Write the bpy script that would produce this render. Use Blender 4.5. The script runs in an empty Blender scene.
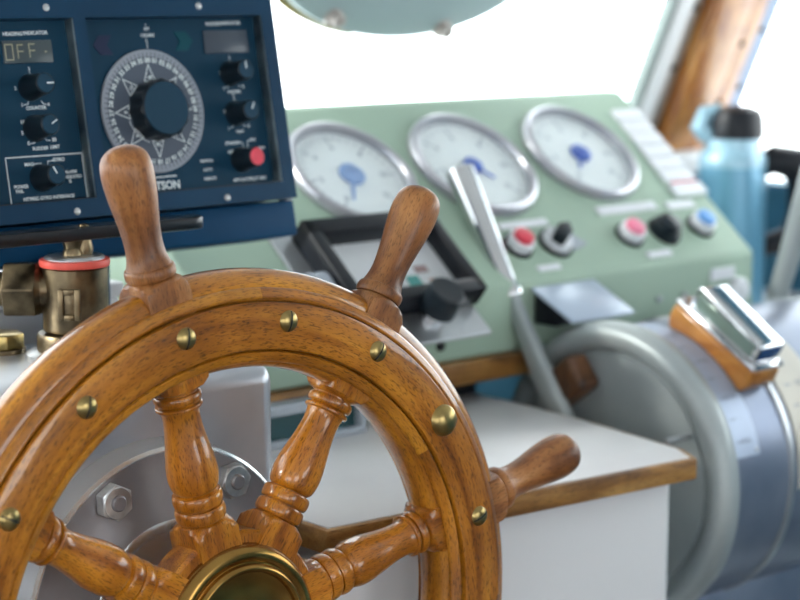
import bpy, bmesh, math, random
from mathutils import Matrix, Vector

# ------------------------------------------------------------------ camera, world, lights, exposure
sc = bpy.context.scene
ZO = 1.05                                   # wheel centre height above the floor
YAW, PITCH = math.radians(41.439), math.radians(9.1)
CAM = Vector((-0.90886, -1.20145, 0.50887 + ZO))
cd = bpy.data.cameras.new('camera'); cam = bpy.data.objects.new('camera', cd)
sc.collection.objects.link(cam); sc.camera = cam
fw = Vector((math.sin(YAW)*math.cos(PITCH), math.cos(YAW)*math.cos(PITCH), -math.sin(PITCH)))
rt = Vector((math.cos(YAW), -math.sin(YAW), 0)); up = rt.cross(fw)
cam.matrix_world = Matrix(((rt.x, up.x, -fw.x, CAM.x), (rt.y, up.y, -fw.y, CAM.y), (rt.z, up.z, -fw.z, CAM.z), (0, 0, 0, 1)))
cd.sensor_width = 36; cd.lens = 90; cd.clip_start = 0.05; cd.clip_end = 200
cd.dof.use_dof = True; cd.dof.focus_distance = 1.60; cd.dof.aperture_fstop = 5.0

w = bpy.data.worlds.new('hazy_sky'); sc.world = w; w.use_nodes = True
bg = w.node_tree.nodes['Background']
bg.inputs[0].default_value = (0.93, 0.97, 1.0, 1); bg.inputs[1].default_value = 5.6

sun = bpy.data.lights.new('sun', 'SUN'); sun.energy = 2.2; sun.angle = math.radians(6); sun.color = (1, 0.96, 0.9)
so = bpy.data.objects.new('sun', sun); sc.collection.objects.link(so)
so.rotation_euler = Vector((0.95, -0.55, -0.50)).to_track_quat('-Z', 'Y').to_euler()

vs = sc.view_settings
vs.view_transform = 'Standard'; vs.look = 'None'; vs.gamma = 1; vs.use_curve_mapping = False; vs.exposure = 0.0

# ------------------------------------------------------------------ helpers
T = Matrix.Translation
def R(deg, ax): return Matrix.Rotation(math.radians(deg), 4, ax)
def frame(o, x, y, z):
    return Matrix(((x[0], y[0], z[0], o[0]), (x[1], y[1], z[1], o[1]), (x[2], y[2], z[2], o[2]), (0, 0, 0, 1)))
ROOTS = []

class B:
    def __init__(s): s.bm = bmesh.new()
    def add(s, tb, M=None):
        if M is not None: bmesh.ops.transform(tb, matrix=M, verts=tb.verts)
        me = bpy.data.meshes.new('tmp'); tb.to_mesh(me); tb.free()
        s.bm.from_mesh(me); bpy.data.meshes.remove(me); return s
    def box(s, lo, hi, bev=0, M=None, seg=2):
        tb = bmesh.new(); bmesh.ops.create_cube(tb, size=1)
        c = [(a+b)/2 for a, b in zip(lo, hi)]; d = [abs(b-a) for a, b in zip(lo, hi)]
        bmesh.ops.transform(tb, matrix=T(c) @ Matrix.Diagonal((*d, 1)), verts=tb.verts)
        if bev: bmesh.ops.bevel(tb, geom=tb.edges[:], offset=bev, segments=seg, profile=0.5, affect='EDGES', clamp_overlap=True)
        return s.add(tb, M)
    def prism(s, poly, z0, z1, bev=0, M=None, seg=2):
        tb = bmesh.new()
        a = [tb.verts.new((x, y, z0)) for x, y in poly]; b = [tb.verts.new((x, y, z1)) for x, y in poly]
        n = len(poly)
        tb.faces.new(a[::-1]); tb.faces.new(b)
        for i in range(n): tb.faces.new((a[i], a[(i+1) % n], b[(i+1) % n], b[i]))
        bmesh.ops.recalc_face_normals(tb, faces=tb.faces)
        if bev: bmesh.ops.bevel(tb, geom=tb.edges[:], offset=bev, segments=seg, profile=0.5, affect='EDGES', clamp_overlap=True)
        return s.add(tb, M)
    def lathe(s, prof, seg=40, M=None, rho=None, a0=0, a1=360):
        tb = bmesh.new(); full = abs(a1-a0-360) < 1e-6
        n = seg if full else seg+1; rows = []
        for r, z in prof:
            if r < 1e-6 and rho is None: rows.append([tb.verts.new((0, 0, z))]); continue
            row = []
            for i in range(n):
                t = math.radians(a0+(a1-a0)*i/seg)
                rr = r if rho is None else rho(r, t)
                row.append(tb.verts.new((rr*math.cos(t), rr*math.sin(t), z)))
            rows.append(row)
        for A, C in zip(rows, rows[1:]):
            for i in range(seg):
                j = (i+1) % n
                q = [A[i % len(A)], A[j % len(A)], C[j % len(C)], C[i % len(C)]]
                u = []
                for v in q:
                    if v not in u: u.append(v)
                if len(u) > 2: tb.faces.new(u)
        for row, rev in ((rows[0], True), (rows[-1], False)):
            if len(row) > 2 and full and (prof[0] != prof[-1]): tb.faces.new(row[::-1] if rev else row)
        bmesh.ops.recalc_face_normals(tb, faces=tb.faces)
        return s.add(tb, M)
    def ring(s, prof, a0, a1, seg, M=None, ends=None):
        # closed (r, y) profile swept round the wheel axis (local Y); ends(r) insets each end angle
        tb = bmesh.new(); full = abs(a1-a0) >= 2*math.pi-1e-6; rows = []
        for i in range(seg if full else seg+1):
            row = []
            for r, y in prof:
                e = ends(r) if ends else 0
                a = (a0+e)+((a1-e)-(a0+e))*i/seg
                row.append(tb.verts.new((r*math.sin(a), y, r*math.cos(a))))
            rows.append(row)
        n = len(prof)
        for i in range(seg):
            A, C = rows[i], rows[(i+1) % len(rows)]
            for k in range(n): tb.faces.new((A[k], A[(k+1) % n], C[(k+1) % n], C[k]))
        if not full: tb.faces.new(rows[0]); tb.faces.new(rows[-1][::-1])
        bmesh.ops.recalc_face_normals(tb, faces=tb.faces)
        return s.add(tb, M)
    def tube(s, pts, rad, seg=12, M=None):
        tb = bmesh.new(); pts = [Vector(p) for p in pts]; rows = []
        n = len(pts); rad = rad if isinstance(rad, (list, tuple)) else [rad]*n
        d0 = (pts[1]-pts[0]).normalized()
        side = d0.orthogonal().normalized()
        for i, p in enumerate(pts):
            d = (pts[min(i+1, n-1)]-pts[max(i-1, 0)]).normalized()
            side = (side-d*side.dot(d)).normalized(); o = d.cross(side)
            rows.append([tb.verts.new(p+(side*math.cos(t)+o*math.sin(t))*rad[i]) for t in [2*math.pi*k/seg for k in range(seg)]])
        for A, C in zip(rows, rows[1:]):
            for k in range(seg): tb.faces.new((A[k], A[(k+1) % seg], C[(k+1) % seg], C[k]))
        tb.faces.new(rows[0][::-1]); tb.faces.new(rows[-1])
        bmesh.ops.recalc_face_normals(tb, faces=tb.faces)
        return s.add(tb, M)
    def text(s, string, size, M, align='CENTER'):
        cu = bpy.data.curves.new('t', 'FONT'); cu.body = string; cu.size = size; cu.align_x = align; cu.align_y = 'CENTER'
        cu.offset = 0.03*size; cu.resolution_u = 3
        ob = bpy.data.objects.new('t', cu); me = bpy.data.meshes.new_from_object(ob)
        tb = bmesh.new(); tb.from_mesh(me); bpy.data.meshes.remove(me); bpy.data.objects.remove(ob); bpy.data.curves.remove(cu)
        return s.add(tb, M)
    def line(s, pts, wd, M, h=0.0):
        # flat printed line in the local XY plane
        tb = bmesh.new()
        for (x0, y0), (x1, y1) in zip(pts, pts[1:]):
            d = Vector((x1-x0, y1-y0)); L = d.length; d /= L; nn = Vector((-d.y, d.x))*wd/2; e = d*wd*0.4
            q = [(x0-e.x-nn.x, y0-e.y-nn.y), (x1+e.x-nn.x, y1+e.y-nn.y), (x1+e.x+nn.x, y1+e.y+nn.y), (x0-e.x+nn.x, y0-e.y+nn.y)]
            tb.faces.new([tb.verts.new((a, b, h)) for a, b in q])
        return s.add(tb, M)
    def mesh(s, name, mat, smooth=True, ang=32):
        me = bpy.data.meshes.new(name); s.bm.to_mesh(me); s.bm.free()
        me.materials.append(mat)
        if smooth:
            me.polygons.foreach_set('use_smooth', [True]*len(me.polygons)); me.set_sharp_from_angle(angle=math.radians(ang))
        return me
    def obj(s, name, mat, parent=None, M=None, **k):
        return put(name, s.mesh(name, mat, **k), parent, M)

def put(name, me, parent=None, M=None):
    o = bpy.data.objects.new(name, me); sc.collection.objects.link(o)
    if M is not None: o.matrix_basis = M
    if parent:
        o.parent = parent
        if 'world_parts' in parent.keys(): pass
        if parent.name in INV: o.matrix_parent_inverse = INV[parent.name]
    else: ROOTS.append(o)
    return o
INV = {}
def root(name, loc, label, cat, group=None, M=None, kind=None, worldparts=True):
    o = bpy.data.objects.new(name, None); sc.collection.objects.link(o); o.empty_display_size = 0.05
    if M is None:
        o.location = loc
        if worldparts: INV[o.name] = T(-Vector(loc))
    else: o.matrix_basis = M
    ROOTS.append(o); return tag(o, label, cat, group, kind)
def tag(o, label=None, cat=None, group=None, kind=None):
    if label: o['label'] = label
    if cat: o['category'] = cat
    if group: o['group'] = group
    if kind: o['kind'] = kind
    return o

# ------------------------------------------------------------------ materials
def nodes(name):
    m = bpy.data.materials.new(name); m.use_nodes = True; nt = m.node_tree
    return m, nt, nt.nodes['Principled BSDF'], nt.nodes.new, nt.links.new
def mat(name, col, rough=0.5, metal=0.0, var=0.12, scale=18, bump=0.0, bscale=120, coat=0.0, col2=None, spec=0.5, emit=0.0, rvar=0.0):
    m, nt, bs, N, L = nodes(name)
    tc = N('ShaderNodeTexCoord'); nz = N('ShaderNodeTexNoise'); nz.inputs['Scale'].default_value = scale; nz.inputs['Detail'].default_value = 5
    L(tc.outputs['Object'], nz.inputs['Vector'])
    cr = N('ShaderNodeValToRGB'); c2 = col2 or tuple(c*(1-var) for c in col)
    cr.color_ramp.elements[0].position = 0.35; cr.color_ramp.elements[1].position = 0.65
    cr.color_ramp.elements[0].color = (*c2, 1); cr.color_ramp.elements[1].color = (*col, 1)
    L(nz.outputs['Fac'], cr.inputs['Fac']); L(cr.outputs['Color'], bs.inputs['Base Color'])
    bs.inputs['Roughness'].default_value = rough; bs.inputs['Metallic'].default_value = metal
    bs.inputs['Coat Weight'].default_value = coat; bs.inputs['Coat Roughness'].default_value = 0.1
    bs.inputs['Specular IOR Level'].default_value = spec
    if rvar:
        mr = N('ShaderNodeMapRange'); mr.inputs['To Min'].default_value = rough-rvar; mr.inputs['To Max'].default_value = rough+rvar
        L(nz.outputs['Fac'], mr.inputs['Value']); L(mr.outputs['Result'], bs.inputs['Roughness'])
    if emit:
        bs.inputs['Emission Color'].default_value = (*col, 1); bs.inputs['Emission Strength'].default_value = emit
    if bump:
        n2 = N('ShaderNodeTexNoise'); n2.inputs['Scale'].default_value = bscale; n2.inputs['Detail'].default_value = 4
        L(tc.outputs['Object'], n2.inputs['Vector'])
        bp = N('ShaderNodeBump'); bp.inputs['Strength'].default_value = bump; bp.inputs['Distance'].default_value = 0.002
        L(n2.outputs['Fac'], bp.inputs['Height']); L(bp.outputs['Normal'], bs.inputs['Normal'])
    return m
def wood(name, dark, mid, light, rough=0.3, coat=0.8, polar=False, grain=(60, 60, 5), pores=0.75, crough=0.05, blotch=0.42, spec=0.4):
    m, nt, bs, N, L = nodes(name)
    tc = N('ShaderNodeTexCoord'); oi = N('ShaderNodeObjectInfo')
    vec = tc.outputs['Object']
    if polar:
        sx = N('ShaderNodeSeparateXYZ'); L(vec, sx.inputs[0])
        at = N('ShaderNodeMath'); at.operation = 'ARCTAN2'; L(sx.outputs['X'], at.inputs[0]); L(sx.outputs['Z'], at.inputs[1])
        ml = N('ShaderNodeMath'); ml.operation = 'MULTIPLY'; ml.inputs[1].default_value = 0.25; L(at.outputs[0], ml.inputs[0])
        cx = N('ShaderNodeCombineXYZ'); L(sx.outputs['X'], cx.inputs[0])
        ln = N('ShaderNodeVectorMath'); ln.operation = 'LENGTH'
        c2 = N('ShaderNodeCombineXYZ'); L(sx.outputs['X'], c2.inputs[0]); L(sx.outputs['Z'], c2.inputs[1]); L(c2.outputs[0], ln.inputs[0])
        L(ln.outputs['Value'], cx.inputs[0]); L(sx.outputs['Y'], cx.inputs[1]); L(ml.outputs[0], cx.inputs[2]); vec = cx.outputs[0]
    ad = N('ShaderNodeVectorMath'); ad.operation = 'ADD'; rs = N('ShaderNodeMath'); rs.operation = 'MULTIPLY'; rs.inputs[1].default_value = 7
    L(oi.outputs['Random'], rs.inputs[0]); L(vec, ad.inputs[0]); L(rs.outputs[0], ad.inputs[1])
    mp = N('ShaderNodeMapping'); mp.inputs['Scale'].default_value = grain; L(ad.outputs[0], mp.inputs['Vector'])
    n1 = N('ShaderNodeTexNoise'); n1.inputs['Scale'].default_value = 1.0; n1.inputs['Detail'].default_value = 6; n1.inputs['Distortion'].default_value = 0.6
    L(mp.outputs[0], n1.inputs['Vector'])
    cr = N('ShaderNodeValToRGB'); e = cr.color_ramp.elements
    e[0].position = 0.30; e[0].color = (*dark, 1); e[1].position = 0.72; e[1].color = (*light, 1)
    k = e.new(0.48); k.color = (*mid, 1); L(n1.outputs['Fac'], cr.inputs['Fac'])
    mp2 = N('ShaderNodeMapping'); mp2.inputs['Scale'].default_value = tuple(g*k_ for g, k_ in zip(grain, (17, 17, 34))); L(ad.outputs[0], mp2.inputs['Vector'])
    n2 = N('ShaderNodeTexNoise'); n2.inputs['Scale'].default_value = 1.0; n2.inputs['Detail'].default_value = 3; L(mp2.outputs[0], n2.inputs['Vector'])
    c2r = N('ShaderNodeValToRGB'); f = c2r.color_ramp.elements
    f[0].position = 0.36; f[0].color = (1-pores, 1-pores, 1-pores, 1); f[1].position = 0.47; f[1].color = (1, 1, 1, 1); L(n2.outputs['Fac'], c2r.inputs['Fac'])
    mx = N('ShaderNodeMix'); mx.data_type = 'RGBA'; mx.blend_type = 'MULTIPLY'; mx.inputs[0].default_value = 0.75
    L(cr.outputs[0], mx.inputs[6]); L(c2r.outputs[0], mx.inputs[7])
    n3 = N('ShaderNodeTexNoise'); n3.inputs['Scale'].default_value = 14; n3.inputs['Detail'].default_value = 3; L(ad.outputs[0], n3.inputs['Vector'])
    c3 = N('ShaderNodeValToRGB'); g = c3.color_ramp.elements; g[0].position = 0.3; g[0].color = (1-blotch, 1-blotch*1.1, 1-blotch*1.2, 1); g[1].position = 0.6; g[1].color = (1, 1, 1, 1)
    L(n3.outputs['Fac'], c3.inputs['Fac'])
    m2 = N('ShaderNodeMix'); m2.data_type = 'RGBA'; m2.blend_type = 'MULTIPLY'; m2.inputs[0].default_value = 1
    L(mx.outputs[2], m2.inputs[6]); L(c3.outputs[0], m2.inputs[7])
    L(m2.outputs[2], bs.inputs['Base Color'])
    bs.inputs['Roughness'].default_value = rough; bs.inputs['Coat Weight'].default_value = coat; bs.inputs['Coat Roughness'].default_value = crough; bs.inputs['Specular IOR Level'].default_value = spec
    bp = N('ShaderNodeBump'); bp.inputs['Strength'].default_value = 0.25; bp.inputs['Distance'].default_value = 0.0006
    L(n2.outputs['Fac'], bp.inputs['Height']); L(bp.outputs['Normal'], bs.inputs['Normal'])
    return m

W_RIM = wood('varnished_teak_rim', (.20, .056, .004), (.45, .162, .012), (.66, .285, .026), polar=True, spec=.25)
W_SPK = wood('varnished_teak_spoke', (.22, .056, .004), (.49, .165, .011), (.70, .29, .024), spec=.25)
W_HND = wood('worn_teak_handle', (.16, .052, .014), (.33, .125, .035), (.48, .22, .075), rough=0.42, coat=0.25, crough=0.25, pores=0.6, blotch=0.75, spec=.3)
W_EDGE = wood('worn_wood_edge', (.13, .05, .012), (.35, .165, .038), (.52, .29, .09), rough=0.45, coat=0.2, grain=(6, 50, 60), crough=0.3)
W_POST = wood('post_wood', (.22, .06, .008), (.42, .16, .03), (.56, .28, .08), rough=0.35, coat=0.4, grain=(50, 50, 4), pores=0.3, blotch=0.3)
W_GRIP = wood('oiled_wood', (.22, .07, .012), (.42, .16, .025), (.55, .25, .05), rough=0.35, coat=0.4, grain=(50, 8, 50), pores=0.4)
W_DARK = wood('dark_wood', (.05, .02, .01), (.12, .05, .02), (.25, .11, .04), rough=0.4, coat=0.3)
BRASS = mat('aged_brass', (.46, .34, .13), 0.30, 1.0, col2=(.30, .22, .09), scale=60, rvar=0.06)
BRASSC = mat('hub_brass', (.46, .27, .075), 0.24, 1.0, col2=(.30, .165, .045), scale=25, rvar=0.05)
BRONZE = mat('dirty_bronze', (.27, .205, .12), 0.34, 1.0, col2=(.09, .07, .045), scale=45, bump=0.12, rvar=0.08)
SLOT = mat('slot_shade_dark_screw', (.02, .017, .012), 0.8)  # shade painted as near-black for slots and shaft opening; also dark post screws
STEEL = mat('grey_painted_steel', (.44, .46, .50), 0.30, 0.6, col2=(.34, .36, .40), scale=9, bump=0.06, bscale=60, rvar=0.06)
FLANGE = mat('turned_steel', (.33, .32, .33), 0.38, 0.55, col2=(.23, .22, .235), scale=14, bump=0.08, rvar=0.06)
NUT = mat('galvanised_nut', (.68, .69, .68), 0.32, 0.7, col2=(.40, .41, .42), scale=70, rvar=0.08)
POLISH = mat('polished_steel', (.74, .75, .75), 0.25, 0.75, var=0.1, scale=12)
CHROME = mat('chrome', (.66, .67, .69), 0.12, 1.0, var=0.06)
SATIN = mat('satin_steel', (.50, .52, .54), 0.36, 0.9, var=0.12, rvar=0.05)
ALU = mat('cast_aluminium_paint', (.40, .44, .44), 0.42, 0.3, col2=(.32, .36, .37), scale=12, bump=0.08, rvar=0.06)
DRUM = mat('blue_grey_drum', (.25, .285, .36), 0.36, 0.6, col2=(.17, .20, .27), scale=10, bump=0.05, rvar=0.06)
GREEN = mat('pale_green_enamel', (.33, .44, .35), 0.6, 0, var=0.06, scale=5, bump=0.03, spec=.2)
NAVY = mat('navy_enamel', (.006, .040, .088), 0.42, 0, col2=(.004, .030, .070), scale=8, bump=0.04, spec=.18)
NAVYB = mat('navy_board', (.006, .038, .074), 0.5, 0, var=0.15, scale=8, spec=.15)
BLUEH = mat('blue_housing', (.003, .050, .125), 0.5, 0, var=0.2, scale=8, spec=.1)
PRINT = mat('white_print', (.70, .76, .78), 0.6, 0, var=0.05)
KNOB = mat('black_knob', (.006, .013, .020), 0.35, 0, var=0.2, spec=.35)
KNOBT = mat('knob_cap', (.007, .040, .075), 0.5, 0, var=0.1, spec=.2)
DIALG = mat('dial_grey', (.27, .30, .35), 0.5, 0, var=0.06)
DIALD = mat('dial_slate', (.060, .080, .115), 0.5, 0, var=0.08)
LCD = mat('display_glass', (.045, .065, .075), 0.3, 0, var=0.1)
SEG = mat('display_segments', (.34, .32, .22), 0.5, 0, var=0.05)
REDC = mat('red_cap', (.72, .05, .085), 0.35, 0, var=0.12, scale=80)
PINKC = mat('pink_cap', (.82, .22, .34), 0.4, 0, var=0.1, scale=80)
BLUEC = mat('blue_cap', (.14, .36, .75), 0.4, 0, var=0.1, scale=80)
REDRUB = mat('red_seal', (.78, .10, .07), 0.5, 0, var=0.15, scale=90)
BLACK = mat('black_plastic', (.007, .009, .014), 0.38, 0, var=0.2, bump=0.05, spec=.3)
BLACKM = mat('black_steel', (.012, .013, .017), 0.28, 0.2, var=0.3, coat=0.3)
GREYP = mat('grey_plastic', (.36, .40, .45), 0.45, 0, var=0.08)
WHITE = mat('white_paint', (.69, .69, .70), 0.45, 0, var=0.04, scale=4, bump=0.03)
WHITET = mat('white_laminate', (.72, .71, .71), 0.36, 0, col2=(.65, .64, .65), scale=5)
PLATE = mat('label_plate', (.74, .76, .80), 0.4, 0, var=0.05)
DIALW = mat('gauge_face', (.84, .85, .88), 0.5, 0, var=0.05)
GINK = mat('gauge_ink', (.25, .28, .36), 0.6)
NEEDLE = mat('blue_needle', (.10, .18, .62), 0.4, 0, var=0.1)
NEEDLP = mat('pale_blue_needle', (.30, .42, .72), 0.4, 0, var=0.1)
BEZEL = mat('bezel_steel', (.46, .46, .50), 0.32, 0.8, var=0.1)
TEALW = mat('teal_wall_paint', (.06, .20, .30), 0.5, 0, var=0.1)
THERM = mat('blue_flask_metal', (.12, .30, .43), 0.30, 0.35, var=0.1, scale=6, coat=0.3)
THERL = mat('pale_flask_collar', (.27, .45, .56), 0.28, 0.1, var=0.05, coat=0.4)
HOUSE = mat('grey_green_casing', (.33, .42, .43), 0.45, 0.1, var=0.08, scale=5)
YEL = mat('old_yellow_seal', (.42, .34, .12), 0.6)
TEALD = mat('dark_teal', (.01, .06, .07), 0.35)
PAPER = mat('chart_paper', (.62, .64, .66), 0.5, 0, var=0.06, scale=30)
FLOORM = mat('floor_lino', (.16, .13, .10), 0.6, 0, var=0.2, scale=3)
CEILM = mat('ceiling_white', (.82, .82, .80), 0.6, 0, var=0.03, scale=3)
SEALM = mat('grey_window_seal', (.22, .27, .26), 0.6)
TAUPE = mat('grey_strip', (.42, .38, .35), 0.45, 0.3, var=0.1)
BLUEA = mat('blue_grey_aluminium', (.17, .22, .31), 0.5, 0.2, var=0.1)
m, nt, bs, N, L = nodes('window_glass')
tr = N('ShaderNodeBsdfTransparent'); gl = N('ShaderNodeBsdfGlossy'); gl.inputs['Roughness'].default_value = 0.02
mxs = N('ShaderNodeMixShader'); mxs.inputs[0].default_value = 0.045
tr.inputs[0].default_value = (.97, .985, .98, 1)
L(tr.outputs[0], mxs.inputs[1]); L(gl.outputs[0], mxs.inputs[2]); L(mxs.outputs[0], nt.nodes['Material Output'].inputs[0])
GLASS = m
GGLASS = m.copy(); GGLASS.name = 'gauge_glass'; GGLASS.node_tree.nodes['Mix Shader'].inputs[0].default_value = 0.015

# ------------------------------------------------------------------ the wheelhouse
def struct(name, b, m, label, parent=None, **k):
    o = b.obj(name, m, parent, **k); return tag(o, label, None, None, 'structure') if not parent else o
X0, X1, Y0, Y1, ZF, ZC = -2.1, 1.54, -2.4, 0.80, -1.05, 0.95
struct('floor', B().box((X0-.05, Y0-.05, ZF-.05), (X1+.05, Y1+.05, ZF)), FLOORM, 'dark brown wheelhouse floor')
struct('ceiling', B().box((X0-.05, Y0-.05, ZC), (X1+.05, Y1+.05, ZC+.05)), CEILM, 'white wheelhouse ceiling')
struct('wall_front', B().box((X0, Y1, ZF), (X1, Y1+.05, .225)), TEALW, 'teal painted wall below the forward windows')
struct('wall_right', B().box((X1, Y0, ZF), (X1+.05, Y1+.05, .20)).box((X1, Y0, .66), (X1+.05, Y1-.1, ZC)).box((X1, Y0, .20), (X1+.05, -1.3, .66)), TEALW, 'teal painted side wall below the side window')
struct('wall_left', B().box((X0-.05, Y0, ZF), (X0, Y1+.05, .18)).box((X0-.05, Y0, .66), (X0, Y1-.1, ZC)).box((X0-.05, Y0, .18), (X0, -1.5, .66)).box((X0-.05, -.5, .18), (X0, -.38, .66)), WHITE, 'white side wall')
struct('wall_back', B().box((X0, Y0-.05, ZF), (X1, Y0, .0)).box((X0, Y0-.05, .72), (X1, Y0, ZC)).box((-.95, Y0-.05, .0), (-.3, Y0, .72)).box((.7, Y0-.05, .0), (X1, Y0, .72)), WHITE, 'white rear wall')
struct('trim_1', B().box((X0, .72, .225), (X1, Y1+.05, .258), .004), WHITE, 'white window sill board')

RK = 24.5
# raked window frame: local x = X, local y = up the glass, local z = towards the cabin
RM = frame((0, .78, .27), (1, 0, 0), (0, -math.sin(math.radians(RK)), math.cos(math.radians(RK))), (0, -math.cos(math.radians(RK)), -math.sin(math.radians(RK))))
win = root('window_1', (0, .78, .258), 'forward window with raked glass', None, kind='structure')
B().box((X0, -.01, -.004), (1.268, .73, .002), M=RM).obj('pane', GLASS, win)
B().box((X0, .44, -.02), (1.52, .75, .03), M=RM).obj('top_rail', WHITE, win)
B().box((X0, -.02, -.02), (X0+.08, .75, .03), M=RM).obj('jamb', WHITE, win)
B().box((1.258, -.01, -.006), (1.270, .74, .010), M=RM).obj('seal', SEALM, win)
win2 = root('window_2', (X1+.02, -.6, .20), 'side window beside the wooden post', None, kind='structure')
B().box((X1+.015, Y0+.2, .20), (X1+.02, .74, .66)).obj('pane', GLASS, win2)
B().box((X1+.0, -.9, .20), (X1+.04, -.84, .66)).obj('mullion', WHITE, win2)

post = root('trim_2', (1.39, .78, .258), 'slanted varnished wooden corner post between the windows', None, kind='structure')
B().box((1.270, -.01, -.012), (1.299, .74, .016), .002, M=RM).obj('white_frame_strip', WHITE, post)
s1 = B().box((1.299, -.01, -.012), (1.326, .74, .010), .002, M=RM).obj('grey_cover_strip', TAUPE, post)
B().box((1.326, -.012, -.02), (1.410, .74, .034), .006, M=RM).obj('wooden_post', W_POST, post)
s2 = B().box((1.410, -.012, -.02), (1.466, .74, .016), .003, M=RM).obj('wooden_lining', W_POST, post)
s3 = B().box((1.466, -.012, -.02), (1.512, .74, .004), .002, M=RM).obj('aluminium_strip', BLUEA, post)
scr = B().lathe([(0.0001, .004), (.004, .003), (.0055, 0)], 12).mesh('screw', SLOT)
for x, z, par in ((1.313, .010, s1), (1.440, .016, s2), (1.492, .004, s3)):
    for y in (.06, .155, .25, .36, .47, .58):
        o = bpy.data.objects.new('screw', scr); sc.collection.objects.link(o); o.parent = par
        o.matrix_parent_inverse = INV['trim_2']; o.matrix_basis = RM @ T((x, y+(x-1.4)*.3, z))
        o.matrix_parent_inverse = Matrix.Identity(4)

# oval casing on the forward glass, hung from the window header
hc = RM @ Vector((.734, .332, .022))
hs = root('oval_casing', hc, 'grey green oval casing mounted high on the forward window', 'casing')
HM = RM @ T((.734, .332, .022))
HAX, HAY = .230, .133
def oval(bb, prof, a0=0, a1=360, seg=72):
    return bb.lathe([(r, z) for r, z in prof], seg, a0=a0, a1=a1, M=HM @ Matrix.Diagonal((HAX, HAY, 1, 1)))
oval(B(), [(.90, -.018), (.985, -.018), (1.0, -.010), (1.0, .006), (.985, .012), (.93, .017), (.6, .028), (0.0, .032)]).obj('casing_shell', HOUSE, hs)
oval(B(), [(.95, -.020), (1.03, -.020), (1.055, -.012), (1.05, -.006), (.95, -.006), (.95, -.020)], 222, 256, 20).obj('edge_seal', YEL, hs)
for a, rr in ((236, .90), (288, .925)):
    t_ = math.radians(a); bp_ = HM @ T((HAX*rr*math.cos(t_), HAY*rr*math.sin(t_), .017))
    B().lathe([(.013, -.006), (.013, .003), (.009, .004), (.009, .014), (.006, .016), (.0, .016)], 16, M=bp_).obj('bolt', TAUPE, hs)
B().box((-.05, .12, -.016), (.05, .20, .008), .004, M=HM).obj('mounting_bracket', HOUSE, hs)

# ------------------------------------------------------------------ ship's wheel
TILT = 1.8274
TH0 = math.radians(9.8637)
wheel = root('ship_wheel', (0, 0, 0), "varnished wooden ship's wheel with turned spokes and brass hub", 'wheel', M=R(-TILT, 'X'))
YC, A = .028, .0196
HB = .012                      # the hub sits a little behind the rim: the spokes are slightly dished
SP = [TH0+math.radians(-22.5+45*i) for i in range(8)]
MID = [TH0+math.radians(45*i) for i in range(8)]
def sq(r, t):
    c = max(abs(math.cos(t)), abs(math.sin(t))); return min(A/c, r)
def spline(pts, n=5):
    out = []
    for i in range(len(pts)-1):
        p0, p1, p2, p3 = pts[max(i-1, 0)], pts[i], pts[i+1], pts[min(i+2, len(pts)-1)]
        for j in range(n):
            t = j/n
            out.append(tuple(0.5*((2*p1[q])+(-p0[q]+p2[q])*t+(2*p0[q]-5*p1[q]+4*p2[q]-p3[q])*t*t+(-p0[q]+3*p1[q]-3*p2[q]+p3[q])*t**3) for q in (0, 1)))
    out.append(pts[-1]); return out
def bead(z0, z1, rb, rp, n=8):
    return [(rb+(rp-rb)*math.sin(math.pi*i/n)**.6, z0+(z1-z0)*(0.5-0.5*math.cos(math.pi*i/n))) for i in range(n+1)]
prof = [(.04, .030), (.04, .080), (.032, .085), (.0275, .0885), (.0235, .0925), (.0198, .0955), (.0175, .0966)]
prof += bead(.0970, .1085, .0170, .0204) + bead(.1090, .1205, .0168, .0202)
prof += spline([(.0155, .1212), (.0184, .1245), (.0200, .1310), (.0203, .1380), (.0194, .1470), (.0176, .1580), (.0158, .1690), (.0148, .1800), (.0150, .1865), (.0160, .1905)], 4)
prof += bead(.1908, .1945, .0164, .0187, 6) + [(.0152, .1955)] + bead(.1960, .2040, .0160, .0191) + [(.0160, .2050), (.0186, .2062), (.0235, .2085), (.0275, .2130), (.031, .2200), (.031, .2330)]
spoke_me = B().lathe(prof, 64, rho=sq, M=R(45, 'Z') @ R(-45, 'Z')).mesh('spoke', W_SPK, ang=28)
hp = [(.031, .2540), (.031, .2760), (.0285, .2840), (.0255, .2890), (.0222, .2925), (.0190, .2945), (.0178, .2952)]
hp += bead(.2955, .3050, .0172, .0198, 8)[:-1]
hp += spline([(.0176, .3050), (.0155, .3120), (.0146, .3210), (.0151, .3320), (.0167, .3450), (.0186, .3585), (.0198, .3710), (.0197, .3810), (.0178, .3895), (.0132, .3950), (.0066, .3980), (.0004, .3988)], 4)
handle_me = B().lathe(hp, 64, rho=sq).mesh('handle', W_HND, ang=28)
for i, a in enumerate(SP):
    M_ = T((0, YC, 0)) @ Matrix.Rotation(a, 4, 'Y')
    put('spoke', spoke_me, wheel, M_ @ T((0, HB, 0)) @ Matrix.Rotation(HB/.25, 4, 'X')); put('handle', handle_me, wheel, M_)
fprof = [(.272, .0095), (.2775, .0100), (.2825, .0122), (.2865, .0168), (.2885, .0225), (.2888, .028), (.2885, .0335), (.2865, .0392), (.2825, .0438), (.2775, .0460), (.272, .0465),
         (.219, .0465), (.2145, .0435), (.2122, .0380), (.2115, .028), (.2122, .0180), (.2145, .0125), (.219, .0095)]
for i in range(8):
    B().ring(fprof, SP[i], SP[i]+math.radians(45), 28, ends=lambda r: math.asin((A-.0004)/r)).obj('felloe', W_RIM, wheel, ang=50)
fr_p = [(.2278, .0004), (.2288, 0), (.2630, 0), (.2642, .0004), (.2646, .0014), (.2646, .006), (.2274, .006), (.2274, .0014)]
B().ring(fr_p, 0, 2*math.pi, 180).obj('front_ring', W_RIM, wheel, ang=40)
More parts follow.
